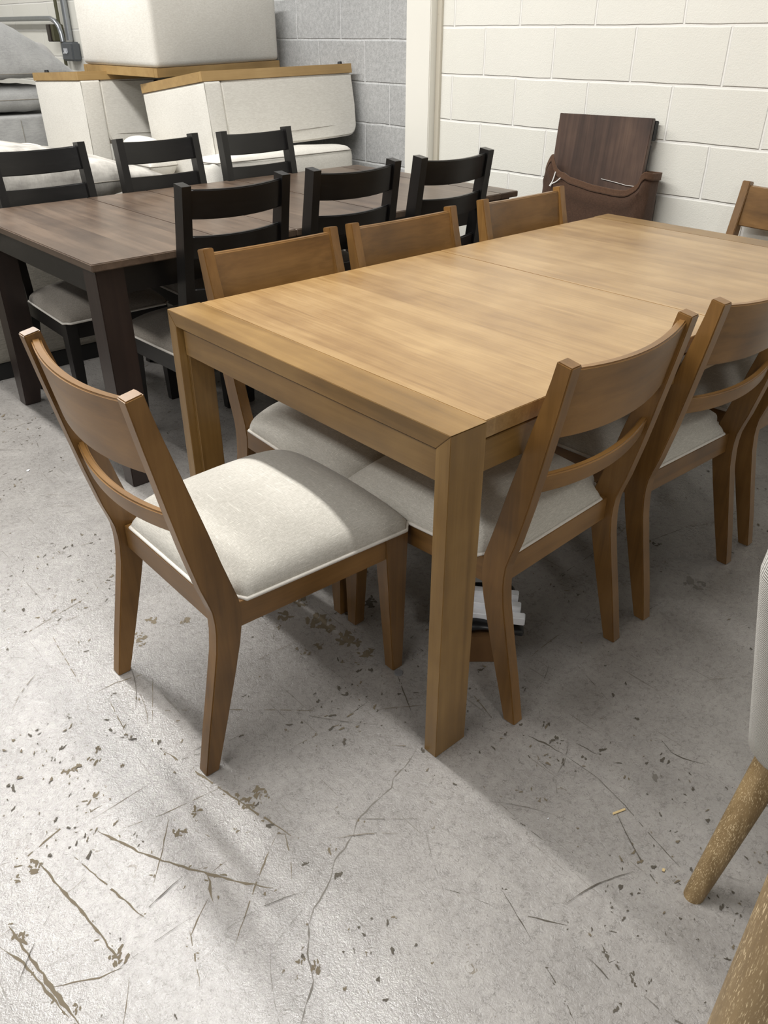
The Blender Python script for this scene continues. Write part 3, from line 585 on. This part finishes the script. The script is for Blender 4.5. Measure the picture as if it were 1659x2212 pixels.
# ------------------------------------------------------------------ things under the light table
r45=math.radians(-42)
def at(x,y,z=0):  # local box frame: origin near-left corner of the box
    c,q=math.cos(r45),math.sin(r45); return (.252+x*c-y*q,.186+x*q+y*c,z)
bm=B(); box(bm,(0,0,0),(.125,.15,.080)); o=mk('cardboard_box',bm,card,None,bevel=.0015,loc=at(0,0)); o.rotation_euler=(0,0,r45); tag(o,'brown cardboard box on the floor under the light table beside the near leg','box')
o=mk('black_bag',rbox(.17,.19,.024,.012,.008,wr=.03),blackp,None,smooth=60,loc=at(-.005,.004,.081)); o.rotation_euler=(0,0,r45); tag(o,'shiny black plastic bag lying on the cardboard box','bag')
t=empty('foam_packing','white foam packing strips lying on the black bag under the light table','packing foam',at(.0,.055,.112),r45-.18)
for k,(dx,dz) in enumerate(((.0,.0),(-.012,.012),(-.02,.026))):
    bm=B(); box(bm,(-.05,-.02+k*.027,dz-.002),(.170+dx,.004+k*.027,dz+.020)); mk('foam_strip',bm,foam,t,bevel=.002)
bm=B(); hexa(bm,[(-.04,0,0),(.12,0,0),(.12,.16,.05),(-.04,.16,.05),(-.04,0,.003),(.12,0,.003),(.12,.16,.053),(-.04,.16,.053)]); o=mk('paper_sheet',bm,paper,None,loc=at(.0,.15,.135)); o.rotation_euler=(0,0,r45); tag(o,'pale grey sheet propped behind the foam strips','paper')
# floor bits
def bit(name,px,py,sx,sy,sz,rz,m,label,cat):
    x,y=fl(px,py); bm=B(); box(bm,(-sx,-sy,0),(sx,sy,sz)); 
    for v in bm.verts: v.co.y+=rnd.uniform(-.2,.2)*sy; v.co.x*=rnd.uniform(.8,1.1)
    o=mk(name,bm,m,None,bevel=.0003,loc=(x,y,.0012)); o.rotation_euler=(0,0,rz); tag(o,label,cat); return o
t=bit('wood_splinter',1337,1754,.015,.0022,.0015,-.35,crumbm,'pale wood splinter on bare floor left of the tapered leg','wood splinter')
bit('crumb',1433,1881,.0035,.0025,.002,.4,crumbm,'tiny pale crumb on the floor just left of the tapered leg foot','crumb')
bit('crumb',1184,1769,.002,.0012,.001,.1,paper,'tiny white speck on bare floor right of the cracked centre','crumb')
bit('crumb',61,1017,.006,.004,.0015,.6,paper,'small white scrap on the floor left of the front chair','crumb')
bm=B(); bmesh.ops.create_cone(bm,cap_ends=True,segments=20,radius1=.011,radius2=.010,depth=.003); x,y=fl(861,1454); o=mk('furniture_glide',bm,clearp,None,smooth=40,loc=(x,y,.002)); tag(o,'small round grey glide disc on the floor by the front chair leg','glide')
# ------------------------------------------------------------------ upholstered chair and stool at the right edge
t=empty('upholstered_chair','chair in white corded fabric with splayed round oak legs at the right edge','chair',(.36,-.80,0))
def rleg(bm,foot,top,r0,r1):
    P=[Vector(foot).lerp(Vector(top),k/8) for k in range(9)]; rings=[]
    for i,p in enumerate(P):
        r=r0+(r1-r0)*(i/8)**.8; rings.append([(p.x+r*math.cos(2*PI*k/28),p.y+r*math.sin(2*PI*k/28),p.z) for k in range(28)])
    loft(bm,rings)
for fx,fy,tx,ty in ((-.238,.262,-.125,.235),(.45,.25,.36,.2),(-.16,-.26,-.10,-.22),(.45,-.27,.36,-.22)):
    bm=B(); rleg(bm,(fx,fy,0),(tx,ty,.33),.0175,.0285); mk('leg',bm,cerused,t,smooth=50)
rings=[]
for k,z in enumerate([.292,.295,.304,.325,.36,.42,.48,.54,.60,.66,.70,.75,.80,.84,.85]):
    xl=.180-.408*(z-.305); yb=-.515; ins=(.030,.014,.005,0,0,0,0,0,0,0,0,0,.008,.02,.05)[k]; rc=.055
    x0,x1,y0,y1=xl+ins,.80-ins+.1*(z-.3),-1.12+ins,yb-ins; r=[]
    for cx,cy,a0 in((x1-rc,y1-rc,0),(x0+rc,y1-rc,PI/2),(x0+rc,y0+rc,PI),(x1-rc,y0+rc,1.5*PI)):
        for j in range(7): a=a0+PI/2*j/6; r.append((cx+rc*math.cos(a)-.36,cy+rc*math.sin(a)+.80,z))
    rings.append(r)
bm=B(); loft(bm,rings); mk('upholstered_body',bm,corded,t,smooth=60)
t=empty('stool','thick round pale oak leg of a stool filling the bottom right corner','stool',(-.21,-.95,0))
for fx,fy,tx,ty in ((-.097,.186,-.089,.178),(.15,.05,.10,.03),(-.06,-.20,-.04,-.12)):
    bm=B(); rleg(bm,(fx,fy,0),(tx,ty,.72),.050,.056); mk('leg',bm,cerused,t,smooth=50)
bm=B(); bmesh.ops.create_cone(bm,cap_ends=True,segments=40,radius1=.185,radius2=.19,depth=.04); shift(bm,.0,-.0,.741); mk('seat',bm,cerused,t,bevel=.006,smooth=40)
# ------------------------------------------------------------------ light
def area(name,loc,sx,sy,e,col,rot=(0,0,0)):
    l=bpy.data.lights.new(name,'AREA'); l.shape='RECTANGLE'; l.size=sx; l.size_y=sy; l.energy=e; l.color=col
    o=bpy.data.objects.new(name,l); COL.objects.link(o); o.location=loc; o.rotation_euler=rot; return o
WC=(1,.985,.955)
area('strip_light',(-.02,2.5,3.5),.12,5.0,205,WC)
area('strip_light',(-3.0,1.2,3.5),.45,5.5,130,WC)
area('strip_light',(-1.2,-3.0,3.5),.5,.5,38,WC)
area('strip_light',(.6,7.6,3.5),.3,2.5,60,WC)
w=bpy.data.worlds.new('world'); S.world=w; w.use_nodes=True; w.node_tree.nodes['Background'].inputs[0].default_value=(1,.99,.975,1); w.node_tree.nodes['Background'].inputs[1].default_value=.20
S.view_settings.view_transform='Standard'; S.view_settings.look='None'; S.view_settings.gamma=1; S.view_settings.exposure=0
